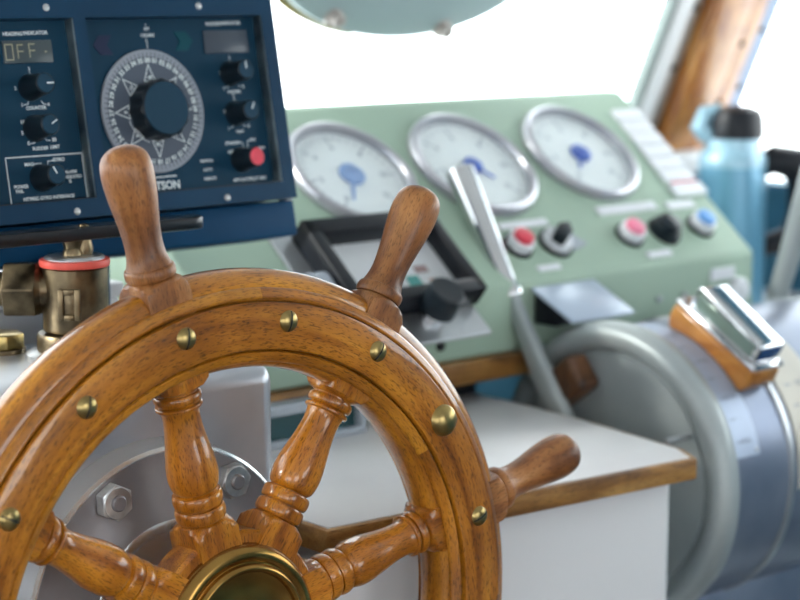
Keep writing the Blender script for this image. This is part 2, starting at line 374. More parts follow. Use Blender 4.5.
om = [(.2660, .0048), (.2672, .0038), (.2690, .0040), (.2712, .0054), (.2732, .0060), (.2748, .0072), (.2752, .0092), (.2740, .0102), (.2660, .0102)]
im = [(.2260, .0042), (.2248, .0030), (.2225, .0034), (.2205, .0050), (.2190, .0056), (.2172, .0070), (.2168, .0092), (.2180, .0102), (.2260, .0102)]
for i in range(8):
    B().ring(om, SP[i]+.30, SP[i]+math.radians(45)+.2995, 24).obj('outer_molding', W_RIM, wheel, ang=50)
    B().ring(im, MID[i]+.045, MID[i]+math.radians(45)+.0445, 24).obj('inner_molding', W_RIM, wheel, ang=50)
br = [(r, 2*YC-y) for r, y in fr_p]
bm_ = [(.2172, .0458), (.2172, .0495), (.222, .0525), (.269, .0525), (.2748, .0495), (.2748, .0458)]
B().ring(br, 0, 2*math.pi, 120).obj('back_ring', W_RIM, wheel, ang=40)
B().ring(bm_, 0, 2*math.pi, 120).obj('back_molding', W_RIM, wheel, ang=40)
# screws: slotted domes at every spoke and between, one large plain dome
def dome(r, h, n=6): return [(r*math.sin(math.pi/2*i/n) if i else 0.0, h*math.cos(math.pi/2*i/n)) for i in range(n+1)][::-1]
def dome_p(r, h): return [(r*1.04, -.001)]+dome(r, h)
scr_me = B().lathe(dome_p(.0086, .0042), 28).mesh('screw', BRASS, ang=60)
dom_me = B().lathe(dome_p(.0136, .0078), 36).mesh('dome_cap', BRASS, ang=60)
b = bmesh.new(); rows = []
for i in range(13):
    t = -1.25+2.5*i/12; x = .0086*math.sin(t); z = .0042*math.cos(t)+.00018
    rows.append((b.verts.new((x, -.0007, z)), b.verts.new((x, .0007, z))))
for p, q in zip(rows, rows[1:]): b.faces.new((p[0], q[0], q[1], p[1]))
slot = B(); slot.add(b); slot_me = slot.mesh('slot', SLOT)  # dark strip over the dome paints the slot's shade, no groove is cut
random.seed(4)
slots = {(0, 's'): 8, (0, 'm'): 12, (1, 's'): 38, (2, 's'): 65, (7, 's'): 118, (7, 'm'): 15}
for i in range(8):
    for a, kd in ((SP[i], 's'), (MID[i], 'm')):
        M_ = T((.25*math.sin(a), 0, .25*math.cos(a))) @ R(90, 'X')
        if (i, kd) == (1, 'm'):
            put('dome_cap', dom_me, wheel, M_); continue
        o = put('screw', scr_me, wheel, M_ @ R(90-slots.get((i, kd), random.uniform(0, 180)), 'Z'))
        put('slot', slot_me, o)
# hub
B().ring([(.001, .020), (.080, .020), (.0825, .023), (.0825, .048), (.080, .051), (.001, .051)], 0, 2*math.pi, 64).obj('hub', W_SPK, wheel)
cap = spline([(.0722, .0150), (.0728, .0090), (.0712, .0030), (.0672, -.0012), (.0625, -.0020), (.0588, -.0006)], 4)+spline([(.0580, -.0008), (.0572, -.0040), (.0548, -.0062), (.0525, -.0058), (.0512, -.0040)], 3)+[(.0508, -.0012), (.0495, -.0006), (.03, -.0010), (.0005, -.0012)]
B().lathe([(r, -y-HB) for r, y in cap], 80, M=R(90, 'X')).obj('hub_cap', BRASSC, wheel, ang=50)

# ------------------------------------------------------------------ steering pedestal
PT = .1839
ped = root('steering_pedestal', (0, .25, ZF), "grey steel steering pedestal behind the ship's wheel with a bolted round flange", 'pedestal')
B().box((-.30, .138, ZF), (.134, .372, PT), .018, seg=5).obj('housing', STEEL, ped)
B().lathe([(.002, -.128), (.064, -.128), (.064, -.1115), (.070, -.1095), (.074, -.1095), (.078, -.112), (.1305, -.112), (.1305, -.140), (.002, -.140)], 96, M=R(90, 'X')).obj('flange', FLANGE, ped, ang=40)
B().lathe([(.1300, -.1122), (.1318, -.1122), (.1342, -.1145), (.1345, -.118), (.1375, -.1395), (.1300, -.1395)], 96, M=R(90, 'X')).obj('flange_rim', POLISH, ped, ang=40)
B().lathe([(.0640, -.1120), (.0640, -.1092), (.0655, -.1085), (.0725, -.1085), (.0750, -.1105), (.0750, -.1125)], 72, M=R(90, 'X')).obj('shaft_collar', POLISH, ped, ang=40)
B().lathe([(.0635, -.1275), (.0, -.1275)], 48, M=R(90, 'X')).obj('opening_shade_disc', SLOT, ped)  # dark disc painted in for the shade inside the shaft hole
for i in range(6):
    a = math.radians(30+60*i+1)
    M_ = T((.1175*math.sin(a), .112, .1175*math.cos(a)-.004)) @ R(90, 'X') @ R(17*i+8, 'Z')
    hx = [(.0155*math.cos(math.pi/3*q), .0155*math.sin(math.pi/3*q)) for q in range(6)]
    o = B().prism(hx, 0, .0105, .0008, M=M_).lathe([(.0132, .0105), (.0126, .0115), (.0, .0115)], 24, M=M_).obj('hex_nut', NUT, ped)
    B().lathe([(.0068, .0115), (.0068, .0128), (.0055, .0140), (.0, .0140)], 20, M=M_).obj('bolt_end', FLANGE, o)
    o.children[0].matrix_parent_inverse = Matrix.Identity(4)
B().lathe([(.0, -.0535), (.019, -.0535), (.019, -.135), (.0, -.135)], 24, M=R(90, 'X')).obj('shaft', FLANGE, ped)
rag = B().tube([(-.058, .122, .022), (-.05, .112, .030), (-.044, .114, .040), (-.052, .108, .046), (-.040, .110, .050)], [.003, .006, .004, .006, .002], 8).obj('packing_rag', PAPER, ped)

lk = root('white_locker', (-.1, .5, ZF), 'white painted locker behind the steering pedestal', 'locker')
B().box((-.60, .385, ZF), (.138, .62, .212), .006).obj('cabinet', WHITE, lk)
B().box((-.61, .379, .212), (.138, .63, .226), .003).obj('lid', WHITE, lk)
# ------------------------------------------------------------------ bronze valve with its black lever bar
vx, vy = .0145, .270
valve = root('bronze_valve', (vx, vy, PT), 'dirty bronze valve with a red seal ring and black lever bar', 'valve')
VM = T((vx, vy, 0))
B().lathe([(.044, PT), (.044, PT+.005), (.040, PT+.007), (.0, PT+.007)], 40, M=VM).obj('washer', NUT, valve)
B().lathe([(.0335, PT+.007), (.0342, PT+.009), (.0342, PT+.020), (.0328, PT+.0225), (.0, PT+.0225)], 40, M=VM).obj('base_collar', BRONZE, valve)
B().lathe([(.024, PT+.0225), (.0275, PT+.0245), (.0285, PT+.027), (.0285, .263), (.0275, .2645), (.0, .2645)], 48, M=VM).obj('body', BRONZE, valve)
B().lathe([(.0275, .2572), (.0300, .2578), (.0308, .2605), (.0300, .2635), (.0265, .2640)], 48, M=VM @ T((0, 0, .007))).obj('seal_ring', REDRUB, valve)
B().lathe([(.0262, .2600), (.0262, .2650), (.0245, .2668), (.0, .2672)], 40, M=VM @ T((0, 0, .007))).obj('cap', SATIN, valve)
B().lathe([(.009, .2665), (.0085, .270), (.007, .274), (.0085, .2785), (.010, .2825), (.0, .283)], 20, M=VM @ T((-.002, 0, .006))).lathe([(.007, .267), (.008, .273), (.0065, .279), (.006, .290), (.004, .294), (.0, .295)], 14, M=VM @ T((.009, -.002, .006))).obj('stem', BRONZE, valve)
B().prism([(-.42, .258), (.138, .258), (.1455, .261), (.1485, .267), (.1485, .273), (.1455, .279), (.138, .282), (-.42, .282)], .2870, .2985, .0025).obj('lever_bar', BLACKM, valve)
HX = T((vx, vy, .2440)) @ R(-41.4, 'Z') @ R(-90, 'Y')
hx = [(.0262*math.cos(math.pi/3*q+math.pi/2+.1), .0262*math.sin(math.pi/3*q+math.pi/2+.1)) for q in range(6)]
B().prism(hx, .0315, .0600, .0018, M=HX).lathe([(.0226, .0316), (.0200, .0275), (.0, .0275)], 36, M=HX).obj('hex_nut', BRONZE, valve)
B().lathe([(.0185, .018), (.0195, .028), (.0, .028)], 32, M=HX).obj('neck', BRONZE, valve)
B().lathe([(.0150, .059), (.0150, .12), (.0, .12)], 24, M=HX).obj('pipe', BRONZE, valve)
ba = math.degrees(math.atan2(-.80, -.60))
BMt = T((vx, vy, .2345)) @ R(ba-6, 'Z') @ R(90, 'Y')
b = B()
for lo, hi in (((-.0135, -.0095, .026), (.0135, -.0045, .0315)), ((-.0135, .0045, .026), (.0135, .0095, .0315)), ((-.0135, -.0046, .026), (-.0085, .0046, .0315)), ((.0085, -.0046, .026), (.0135, .0046, .0315)), ((-.009, -.005, .026), (.009, .005, .0292))):
    b.box(lo, hi, .0008, M=BMt)
b.obj('cast_boss', BRONZE, valve)
plug = root('brass_plug', (-.022, .336, PT), 'brass hexagonal plug beside the bronze valve', 'plug')
hx2 = [(.021*math.cos(math.pi/3*q+.25), .021*math.sin(math.pi/3*q+.25)) for q in range(6)]
B().prism(hx2, PT+.004, PT+.017, .001, M=T((-.022, .336, 0))).obj('hex_head', BRASS, plug)
B().lathe([(.022, PT), (.022, PT+.004), (.0, PT+.004)], 32, M=T((-.022, .336, 0))).obj('collar', BRONZE, plug)

# ------------------------------------------------------------------ navy control panel
PO = Vector((.1467, .3402, .3886)); PTL = .194; PYW = .0232
pu = Vector((math.cos(PYW), math.sin(PYW), 0)); pn0 = Vector((math.sin(PYW), -math.cos(PYW), 0))
pv = pn0*math.sin(PTL)+Vector((0, 0, -math.cos(PTL))); pn = pu.cross(-pv)
PM = frame(PO, pu, -pv, pn)                 # local x right, y up the face, z out of the board
panel = root('autopilot_panel', None, 'navy blue autopilot control panel with large course dial', 'control panel', M=PM)
FH = .012
b = B()
AL, AR, BT, BB = -.205, .1485, .104, -.0925
b.box((AL, BT-.018, -.004), (AR, BT, FH)).box((AL, BB, -.004), (AR, BB+.0165, FH)).box((AL, BB+.0165, -.004), (-.183, BT-.018, FH)).box((-.0813, BB+.0165, -.004), (-.068, BT-.018, FH)).box((.1335, BB+.0165, -.004), (AR, BT-.018, FH))
b.obj('front_frame', NAVY, panel, smooth=False)
B().box((AL+.001, BB+.001, -.085), (AR-.001, BT-.001, -.0035), .003).obj('case', NAVY, panel)
B().box((AL, BB-.036, -.080), (AR+.004, BB-.0012, .002), .003).obj('mounting_tray', BLUEH, panel)
def board(x0, x1):
    b = B().box((x0, BB+.016, -.0034), (x1, BT-.0175, .0)); return b.obj('board', NAVYB, panel, smooth=False)
bl, brd = board(-.1835, -.0810), board(-.0685, .1338)
LINE = mat('recess_highlight', (.46, .52, .52), .3, .9, col2=(.10, .13, .15), scale=22)  # recess highlight and its dark gaps put into the metal colour
def pocket(x0, x1, y0, y1):
    # thin strips: bright one paints the right wall's highlight, lower one is black
    t, h0, h1 = .0012, .0, FH-.0008
    B().box((x1-t, y0, h0), (x1, y1, h1)).obj('recess_tone_strip', LINE, panel, smooth=False); B().box((x0, y0, h0), (x1-t, y0+t, h1)).obj('recess_tone_strip', BLACKM, panel, smooth=False)
pocket(-.183, -.0813, BB+.0165, BT-.018); pocket(-.068, .1335, BB+.0165, BT-.018)
psc = B().lathe(dome_p(.0034, .0016), 16).mesh('screw', NUT)
for x, y in ((-.108, .0955), (.060, .0955), (-.104, -.0885), (.064, -.0885)): put('screw', psc, panel, T((x, y-(-.002 if y < 0 else 0), FH)))
def Z(x, y, z=.0004): return T((x, y, z))
# displays
d1 = B().box((-.151, .0485, 0), (-.1005, .0685, .0015), .0005).obj('display', LCD, panel)
b = B(); zz = .0019
def seg_letter(b, x, y, w_, h_, strokes):
    for p in strokes: b.line([(x+u*w_, y+v*h_) for u, v in p], .0011, Matrix.Identity(4), zz)
seg_letter(b, -.1490, .0515, .0075, .0135, [[(0, 0), (1, 0), (1, 1), (0, 1), (0, 0)]])
seg_letter(b, -.1365, .0530, .0055, .0115, [[(0, 0), (0, 1), (1, 1)], [(0, .5), (1, .5)]])
seg_letter(b, -.1245, .0535, .0055, .0115, [[(0, 0), (0, 1), (1, 1)], [(0, .5), (1, .5)]])
b.line([(-.1085, .0580), (-.1070, .0580)], .0012, Matrix.Identity(4), zz)
b.obj('display_reading', SEG, panel, smooth=False)
B().box((.0695, .0520, 0), (.1220, .0735, .0015), .0005).obj('display', mat('rudder_display_glass', (.05, .065, .09), .3), panel)
# lettering
b = B(); S = .0042
for s_, x, y, z_ in (('HEADING', -.1385, .0745, S), ('INDICATOR', -.1150, .0750, S), ('COUNTER', -.1245, .0085, .0040), ('RUDDER', -.1255, -.0275, .0038), ('LIMIT', -.1105, -.0270, .0038),
                     ('3', -.1265, .0430, .004), ('2', -.1430, .0265, .004), ('1', -.1385, .0115, .004), ('4', -.1115, .0110, .004), ('10', -.1405, -.0035, .0042), ('20', -.1115, -.0015, .0042), ('5', -.1420, -.0130, .0042), ('0', -.1370, -.0225, .0042), ('30', -.1105, -.0205, .0042),
                     ('MAG', -.1395, -.0410, .0040), ('GYRO', -.1085, -.0385, .0040), ('POWER', -.1505, -.0600, .0038), ('FAIL', -.1525, -.0640, .0038), ('ALARM', -.0975, -.0500, .0036), ('ADJUSTED', -.0955, -.0545, .0034), ('%', -.0995, -.0585, .0036), ('NT990G GYRO INTERFACE', -.1235, -.0715, .0040)):
    B().text(s_, z_*1.1, Z(x, y)).obj('printed_word', PRINT, panel, smooth=False)
I4 = Matrix.Identity(4); lw = .0007
for pts in ([(-.1350, .0262), (-.1325, .0256)], [(-.1265, .0405), (-.1263, .0380)], [(-.1365, .0118), (-.1325, .0120), (-.1315, .0145)], [(-.1135, .0113), (-.1170, .0120), (-.1180, .0145)],
            [(-.1370, -.0033), (-.1335, -.0040), (-.1315, -.0065)], [(-.1140, -.0020), (-.1175, -.0025), (-.1195, -.0055)], [(-.1390, -.0130), (-.1350, -.0130)], [(-.1350, -.0228), (-.1310, -.0222), (-.1300, -.0190)], [(-.1145, -.0210), (-.1185, -.0205), (-.1200, -.0175)],
            [(-.1345, -.0408), (-.1275, -.0405), (-.1255, -.0450)], [(-.1135, -.0388), (-.1200, -.0392), (-.1205, -.0440)]): b.line(pts, lw, I4, .0004)
fx0, fx1, fy0, fy1 = -.1625, -.0835, -.0755, -.0340
b.line([(fx0, fy0), (fx1, fy0), (fx1, fy1), (fx0, fy1), (fx0, fy0)], .0009, I4, .0004)
tag(b.obj('printed_lines', PRINT, panel, smooth=False), kind='stuff')
b = B()
for s_, x, y, z_ in (('1', .0050, .0800, .0035), ('SET', .0055, .0765, .0035), ('COURSE', .0055, .0705, .0036), ('RUDDER', .0830, .0800, .0040), ('INDICATOR', .1040, .0805, .0040), ('3', .0975, .0475, .004), ('2', .0840, .0330, .004), ('1', .0860, .0180, .004), ('5', .1095, .0190, .004), ('RUDDER', .0980, .0145, .0036),
                     ('3', .0965, .0110, .0035), ('2', .0830, -.0040, .004), ('1', .0855, -.0205, .004), ('5', .1100, -.0190, .004), ('YAW', .0985, -.0240, .0036), ('STANDBY', .0880, -.0345, .0036), ('ON', .1125, -.0325, .0038), ('OFF', .0845, -.0430, .0038), ('DIMMER', .1195, -.0410, .0034), ('AP9 AUTOPILOT MK3', .1030, -.0700, .0038),
                     ('MANUAL', .0545, -.0495, .0034), ('AUTO', .0545, -.0580, .0034), ('REMOTE', .0560, -.0665, .0034)):
    B().text(s_, z_*1.1, Z(x, y)).obj('printed_word', PRINT, panel, smooth=False)
B().text('ROBERTSON', .0105, Z(-.010, -.0695)).obj('printed_word', PRINT, panel, smooth=False)
b.line([(-.042, -.0620), (.0170, -.0610)], .0011, I4, .0004)
for pts in ([(.0035, .0675), (.0040, .0590)], [(.0885, .0328), (.0905, .0322)], [(.0975, .0455), (.0978, .0435)], [(.0880, .0185), (.0905, .0190), (.0920, .0205)], [(.1065, .0195), (.1040, .0200)], [(.0965, .0090), (.0970, .0060)], [(.0865, -.0040), (.0900, -.0045)], [(.0880, -.0200), (.0905, -.0190), (.0920, -.0175)], [(.1065, -.0185), (.1035, -.0185)],
            [(.0965, -.0345), (.0995, -.0350), (.1010, -.0420)], [(.1095, -.0328), (.1060, -.0335), (.1050, -.0410)], [(.0885, -.0428), (.0935, -.0430)]): b.line(pts, lw, I4, .0004)
tag(b.obj('printed_lines', PRINT, panel, smooth=False), kind='stuff')
# arrow lamps (unlit)
def arrow(cx, cy, sg, m_):
    b = B()
    b.prism([(cx-sg*.010, cy-.009), (cx+sg*.004, cy-.009), (cx+sg*.011, cy), (cx+sg*.004, cy+.009), (cx-sg*.010, cy+.009), (cx-sg*.004, cy)][::1 if sg > 0 else -1], 0, .0006)
    b.obj('arrow_lamp', m_, panel, smooth=False)
arrow(-.0450, .0625, -1, mat('unlit_red_lamp', (.022, .030, .070), .5, spec=.15)); arrow(.0455, .0645, 1, mat('unlit_green_lamp', (.004, .062, .085), .5, spec=.15))
for y in (-.0500, -.0585, -.0670): B().lathe([(.0011, 0), (.0011, .0008), (0, .0008)], 10, M=T((.0665, y, 0))).obj('indicator_lamp', KNOBT, panel)
# knobs
def knob(x, y, ang, capm=KNOBT, rr=.0098, h=.026):
    k_ = B().lathe([(rr+.0022, 0), (rr+.0018, .004), (rr+.0004, .0065), (rr-.0003, h-.001), (rr-.001, h), (0, h)], 24, M=T((x, y, 0))).obj('knob', KNOB, panel)
    B().lathe([(rr-.0014, h), (rr-.0020, h+.0006), (0, h+.0006)], 24, M=T((x, y, 0))).obj('cap', capm, k_)
    if capm is KNOBT:
        B().box((-.0006, .001, h+.0006), (.0006, rr-.002, h+.001), M=T((x, y, 0)) @ R(ang, 'Z')).obj('pointer', PRINT, k_)
knob(-.1280, .0268, -90); knob(-.1285, -.0095, -60); knob(-.1285, -.0535, 28); knob(.0955, .0320, 0); knob(.0955, -.0065, -28); knob(.0950, -.0510, 0, REDC)
# course dial
dl = B().lathe([(.0574, 0), (.0574, .0018), (.0566, .0026), (.0510, .0028), (.0508, .0022), (0, .0022)], 96).obj('course_dial', DIALG, panel)
B().lathe([(.0505, .0022), (.0505, .0024), (0, .0024)], 96).obj('dial_face', DIALD, dl)
b = B()
for i in range(72):
    a = math.radians(5*i); b.line([(.0512*math.sin(a), .0512*math.cos(a)), (.0542*math.sin(a), .0542*math.cos(a))], .0009, I4, .0030)
tag(b.obj('degree_ticks', DIALD, dl, smooth=False), kind='stuff')
b = B()
for i in range(36):
    b.text('%02d' % i, .0064, T((0, 0, .0026)) @ R(-10*i, 'Z') @ T((0, .0470, 0)))
for i in range(8):
    if i in (): continue
    Mx = T((0, 0, .0026)) @ R(-45*i, 'Z') @ T((0, .0335, 0))
    b.line([(-.0062, -.0058), (.0062, -.0058), (0, .0095), (-.0062, -.0058)], .0009, Mx)
    b.text(str((36-i*4.5) if False else (18, 22, 27, 31, 36, 4, 9, 13)[i]), .0052, Mx @ T((0, -.0025, 0)))
b.ring([(.0296, 0), (.0304, 0), (.0304, .0001), (.0296, .0001)], math.radians(-75), math.radians(-18), 16, M=T((0, 0, .0026)) @ R(90, 'X'))
tag(b.obj('dial_markings', PRINT, dl, smooth=False), kind='stuff')
def flute(r, t): return r*(1+.035*math.cos(12*t)) if r > .0255 else r
kb = B().lathe([(.0272, .0024), (.0272, .0075), (.0268, .010), (.0266, .0205), (.0250, .0222), (.0248, .0226), (0, .0226)], 96, rho=lambda r, t: max(flute(r, t), 1e-5)).obj('course_knob', KNOB, dl)
B().lathe([(.0246, .0226), (.0238, .0234), (0, .0234)], 48).obj('cap', KNOBT, kb)
# side bracket thumb screws
for y in (.100, -.0945):
    B().lathe([(.0055, 0), (.0065, .002), (.0065, .008), (.005, .0095), (0, .0095)], 16, M=T((AR, y, -.012)) @ R(90, 'Y')).obj('thumb_screw', CHROME, panel)
ft = B().box((.04, .345, PT), (.10, .368, .262), .002).obj('support_foot', BLUEH, None)
ROOTS.remove(ft); ft.parent = panel; ft.matrix_parent_inverse = PM.inverted()

# ------------------------------------------------------------------ green console
KS = 1.07
CO = Vector((1.0864, .6132, .3625)); CT = math.radians(39.619)
cu, cv = Vector((1, 0, 0)), Vector((0, -math.cos(CT), -math.sin(CT)))
CM = frame(CO, cu, -cv, Vector((0, -math.sin(CT), math.cos(CT))))       # x along, y up the slope, z out of the face
H = .3017
con = root('engine_console', (.57, .50, .0935), 'pale green sloping instrument console with three round gauges', 'console')
sec = [(.6132, .3625), (.3808, .1701), (.3808, .0935), (.64, .0935), (.64, .3625)]
XM = frame((0, 0, 0), (0, 1, 0), (0, 0, 1), (1, 0, 0))
B().prism(sec, .245, 1.0864, .006, M=XM, seg=3).obj('body', GREEN, con)
def F(a, b_, h=0): return CM @ T((a*KS, -b_*KS, h))
G = [(-.5100, .1075), (-.3345, .1085), (-.1580, .1040)]
for gi, (a, b_) in enumerate(G):
    g0 = F(a, b_)
    r = .0824*(1.035 if gi == 1 else 1)
    gz = B().lathe([(r, -.001), (r, .006), (r-.002, .010), (r-.006, .012), (r-.010, .0105), (r-.0125, .004), (r-.0125, .001)], 72, M=g0).obj('gauge_bezel', BEZEL, con)
    def sub(bb, name, m_, **k_):
        o = bb.obj(name, m_, gz, **k_); o.matrix_parent_inverse = Matrix.Identity(4); return o
    sub(B().lathe([(r-.012, .001), (r-.012, .0016), (0, .0016)], 64, M=g0), 'gauge_face', DIALW)
    b = B()
    for q in range(31):
        aa = math.radians(-140+280*q/30); r1 = r-.019; r0 = r1-(.010 if q % 5 == 0 else .005)
        b.line([(r0*math.sin(aa), r0*math.cos(aa)), (r1*math.sin(aa), r1*math.cos(aa))], .0012 if q % 5 else .002, g0 @ T((0, 0, .0019)))
        if q % 5 == 0: b.text(str(q//5*2), .010, g0 @ T(((r0-.008)*math.sin(aa), (r0-.008)*math.cos(aa), .0019)))
    tag(sub(b, 'gauge_scale', GINK, smooth=False), kind='stuff')
    nm = (NEEDLP, NEEDLE, NEEDLE)[gi]; na = (-150, 145, -140)[gi]; nl = (.045, .030, .032)[gi]
    nd = B().lathe([((.016, .012, .014)[gi], .002), ((.016, .012, .014)[gi], .006), (.008, .008), (0, .008)], 24, M=g0)
    nd.prism([(-.0030, 0), (.0030, 0), (.0012, nl), (-.0012, nl)], .0035, .0048, M=g0 @ R(-na, 'Z'))
    sub(nd, 'needle', nm)
    sub(B().lathe([(r-.0115, .0080), (r-.0115, .0086), (0, .0098)], 48, M=g0), 'gauge_glass', GGLASS)
def plate(a0, a1, b0, b1, name='label_plate', h=.0025, m_=PLATE):
    B().box((a0*KS, -b1*KS, -.0005), (a1*KS, -b0*KS, h), .0008, M=CM, seg=1).obj(name, m_, con)
n = 7
for i in range(n):
    b0 = .036+(.150*i/n)+(.003 if i == 6 else 0); a0 = -.050-.008*i/6
    plate(a0, -.002, b0, b0+.0185, h=.0045 if i < 6 else .006)
plate(-.048, -.002, .1622, .1645, 'red_strip', .003, REDC)
plate(-.362, -.288, .196, .206); plate(-.201, -.103, .188, .201); plate(-.085, -.038, .192, .204)
plate(-.352, -.318, .262, .270); plate(-.178, -.138, .263, .272)
def button(a, b_, capm, r=.0160, h=.014, caph=.006, collar=PLATE):
    g0 = F(a, b_)
    o = B().lathe([(r, .002), (r+.0005, .004), (r, h), (r-.003, h+.001), (0, h+.001)], 28, M=g0).obj('push_button', collar, con)
    c_ = B().lathe([(r-.0035, h+.001), (r-.0040, h+caph), (r-.006, h+caph+.001), (0, h+caph+.0015)], 28, M=g0).obj('cap', capm, o)
    c_.matrix_parent_inverse = Matrix.Identity(4)
    c2 = B().lathe([(r+.0035, -.0005), (r+.0030, .0042), (0, .0044)], 28, M=g0).obj('seat_ring', BLACK, o); c2.matrix_parent_inverse = Matrix.Identity(4)
button(-.3560, .231, REDC); button(-.1820, .236, PINKC); button(-.0580, .235, BLUEC)
button(-.1225, .236, KNOB, r=.019, h=.011, caph=.008, collar=KNOB)
g0 = F(-.3005, .234)
o = B().lathe([(.0185, .002), (.019, .005), (.018, .012), (0, .012)], 28, M=g0).obj('rotary_switch', PLATE, con)
for bb, nm, m_ in ((B().prism([(-.008, -.016), (.008, -.016), (.010, .006), (0, .021), (-.010, .006)], .012, .026, .002, M=g0 @ R(-55, 'Z')), 'switch_lever', KNOB), (B().lathe([(.0225, -.0005), (.022, .0042), (0, .0044)], 28, M=g0), 'seat_ring', BLACK)):
    c_ = bb.obj(nm, m_, o); c_.matrix_parent_inverse = Matrix.Identity(4)
B().prism([(.022, -.014), (.050, -.006), (.030, .022), (.012, .024)], -.0005, .0018, M=g0).obj('switch_plate', GREYP, con)
# front face fittings
B().box((1.000, .3780, .140), (1.045, .3812, .155), .0008, seg=1).obj('label_plate', PLATE, con)
FM = frame((0, .3808, 0), (1, 0, 0), (0, 0, 1), (0, -1, 0))
B().lathe([(.017, 0), (.017, .006), (.014, .010), (0, .011)], 24, M=FM @ T((1.052, .124, 0))).obj('round_plug', PLATE, con)
for x in (.905, .952): B().lathe([(.0045, 0), (.004, .003), (0, .0035)], 12, M=FM @ T((x, .128, 0))).obj('screw', SATIN, con)

# black framed instrument on its grey steel plate, lying on the console slope
ins = root('framed_instrument', F(-.52, .22).to_translation(), 'black framed chart instrument on a grey steel plate with a black knob', 'instrument')
IM = CM
a0, a1, b0, b1 = -.690, -.506, -.327, -.2025
B().box((-.715, -.367, .0008), (-.512, -.190, .0060), .0012, M=IM, seg=1).obj('base_plate', SATIN, ins)
hh = .034; fwid = .022
b = B()
for lo, hi in (((a0, b1-fwid, .006), (a1, b1, hh)), ((a0, b0, .006), (a1, b0+fwid*.8, hh)), ((a0, b0, .006), (a0+fwid*.8, b1, hh)), ((a1-fwid*.6, b0, .006), (a1, b1, hh))): b.box(lo, hi, .0025, M=IM)
b.obj('frame', BLACK, ins)
scn = B().box((a0+.01, b0+.01, .006), (a1-.01, b1-.01, .012), M=IM).obj('chart', PAPER, ins)
for (x, y, wx, wy, cl) in ((.115, .040, .018, .014, (.08, .35, .32)), (.145, .032, .016, .016, (.55, .28, .18)), (.100, .060, .03, .004, (.75, .75, .75)), (.135, .055, .018, .010, (.30, .20, .20))):
    o = B().box((a0+x-wx/2, b0+y-wy/2, .012), (a0+x+wx/2, b0+y+wy/2, .0126), M=IM).obj('chart_patch', mat('chart_patch_tint', cl, .5), scn); o.matrix_parent_inverse = Matrix.Identity(4)  # coloured patches laid over the chart
KM = CM @ T((-.584, -.337, .006))
o = B().lathe([(.012, 0), (.012, .006), (.010, .010), (.010, .016), (0, .016)], 24, M=KM).obj('knob_base', CHROME, ins)
B().lathe([(.019, .016), (.0215, .018), (.0200, .044), (.0178, .046), (.0, .0455)], 28, M=KM).obj('knob', KNOB, ins)
B().lathe([(.006, 0), (.005, .004), (0, .0045)], 12, M=frame((.546, .3808, .1135), (1, 0, 0), (0, 0, 1), (0, -1, 0))).obj('plate_bolt', BLACK, ins)
B().box((-.745, -.318, .0015), (-.6915, -.268, .028), .006, M=IM).obj('side_block', GREYP, ins)

# wooden shelf plank, riser and grey tray on the desk
DZ = .0413
shelf = tag(B().box((.15, .374, .0665), (.688, .640, .0928), .003).obj('shelf_plank', W_EDGE), 'brown wooden plank under the green console', 'plank')
tag(B().box((.18, .42, DZ+.0012), (.64, .63, .0662), .002).obj('riser_block', BLACK), 'black riser block under the wooden plank', 'block')
tray = root('grey_tray', (.31, .362, DZ), 'low grey framed tray with dark teal front on the desk', 'tray')
b = B()
for lo, hi in (((.18, .350, DZ+.0012), (.415, .372, DZ+.0085)), ((.18, .350, .0755), (.415, .372, .0865)), ((.405, .350, DZ+.0085), (.415, .372, .0755)), ((.18, .350, DZ+.0085), (.19, .372, .0755))): b.box(lo, hi, .0015)
b.obj('frame', GREYP, tray)
B().box((.188, .358, DZ+.007), (.407, .371, .077)).obj('front', TEALD, tray)

# ------------------------------------------------------------------ white desk
desk = root('chart_desk', (.4, .4, ZF), 'white painted desk with a worn wooden edge', 'desk')
poly = [(.1453, .0880), (.5900, .0511), (.6089, .0848), (.6328, .2367), (.6435, .3559), (.6480, .70), (.1453, .70)]
B().prism(poly, DZ-.022, DZ, .0022).obj('wooden_edge', W_EDGE, desk)
cx, cy = .42, .40
ins_ = [(x+(.006 if x < cx else -.006), y+(.005 if y < cy else -.005)) for x, y in poly]
B().prism(ins_, DZ-.002, DZ+.0010, .0005).obj('top', WHITET, desk)
body = [(.165, .112), (.571, .0740), (.590, .0870), (.612, .2367), (.620, .69), (.165, .69)]
B().prism(body, ZF, DZ-.0215, .001).obj('cabinet', WHITE, desk)

# ------------------------------------------------------------------ engine telegraph (drum, disc, levers)
DX, DY, DZc, DR = .6987, .2637, -.0307, .1674
tel = root('engine_telegraph', (DX+.18, DY, ZF), 'blue grey engine control drum with round end disc and levers', 'engine control')
TM = frame((DX, DY, DZc), (0, -1, 0), (0, 0, 1), (-1, 0, 0))        # x aft, y up, z to port (out of the disc)
B().lathe([(DR-.010, -.022), (DR, -.016), (DR+.0005, -.004), (DR-.004, .006), (DR-.010, .0095), (DR-.018, .0095), (DR-.026, .006), (DR-.0300, .0015), (DR-.0315, -.002), (DR-.034, -.002), (DR-.035, .001), (0, .001)], 112, M=TM).obj('end_disc', ALU, tel, ang=60)
B().lathe([(.158, -.010), (.158, -.33), (.10, -.33)], 112, M=TM).obj('drum', DRUM, tel)
B().lathe([(.1575, -.325), (.1600, -.330), (.1600, -.340), (0, -.340)], 80, M=TM).obj('far_disc', ALU, tel)
B().box((.74, .19, ZF), (1.02, .34, -.17), .01).obj('stand', DRUM, tel)
B().box((.735, .090, -.262), (1.03, .42, -.240), .004).obj('base_flange', ALU, tel)
def lever_dir(y, z): d = Vector((y-DY, z-DZc)); return d/d.length
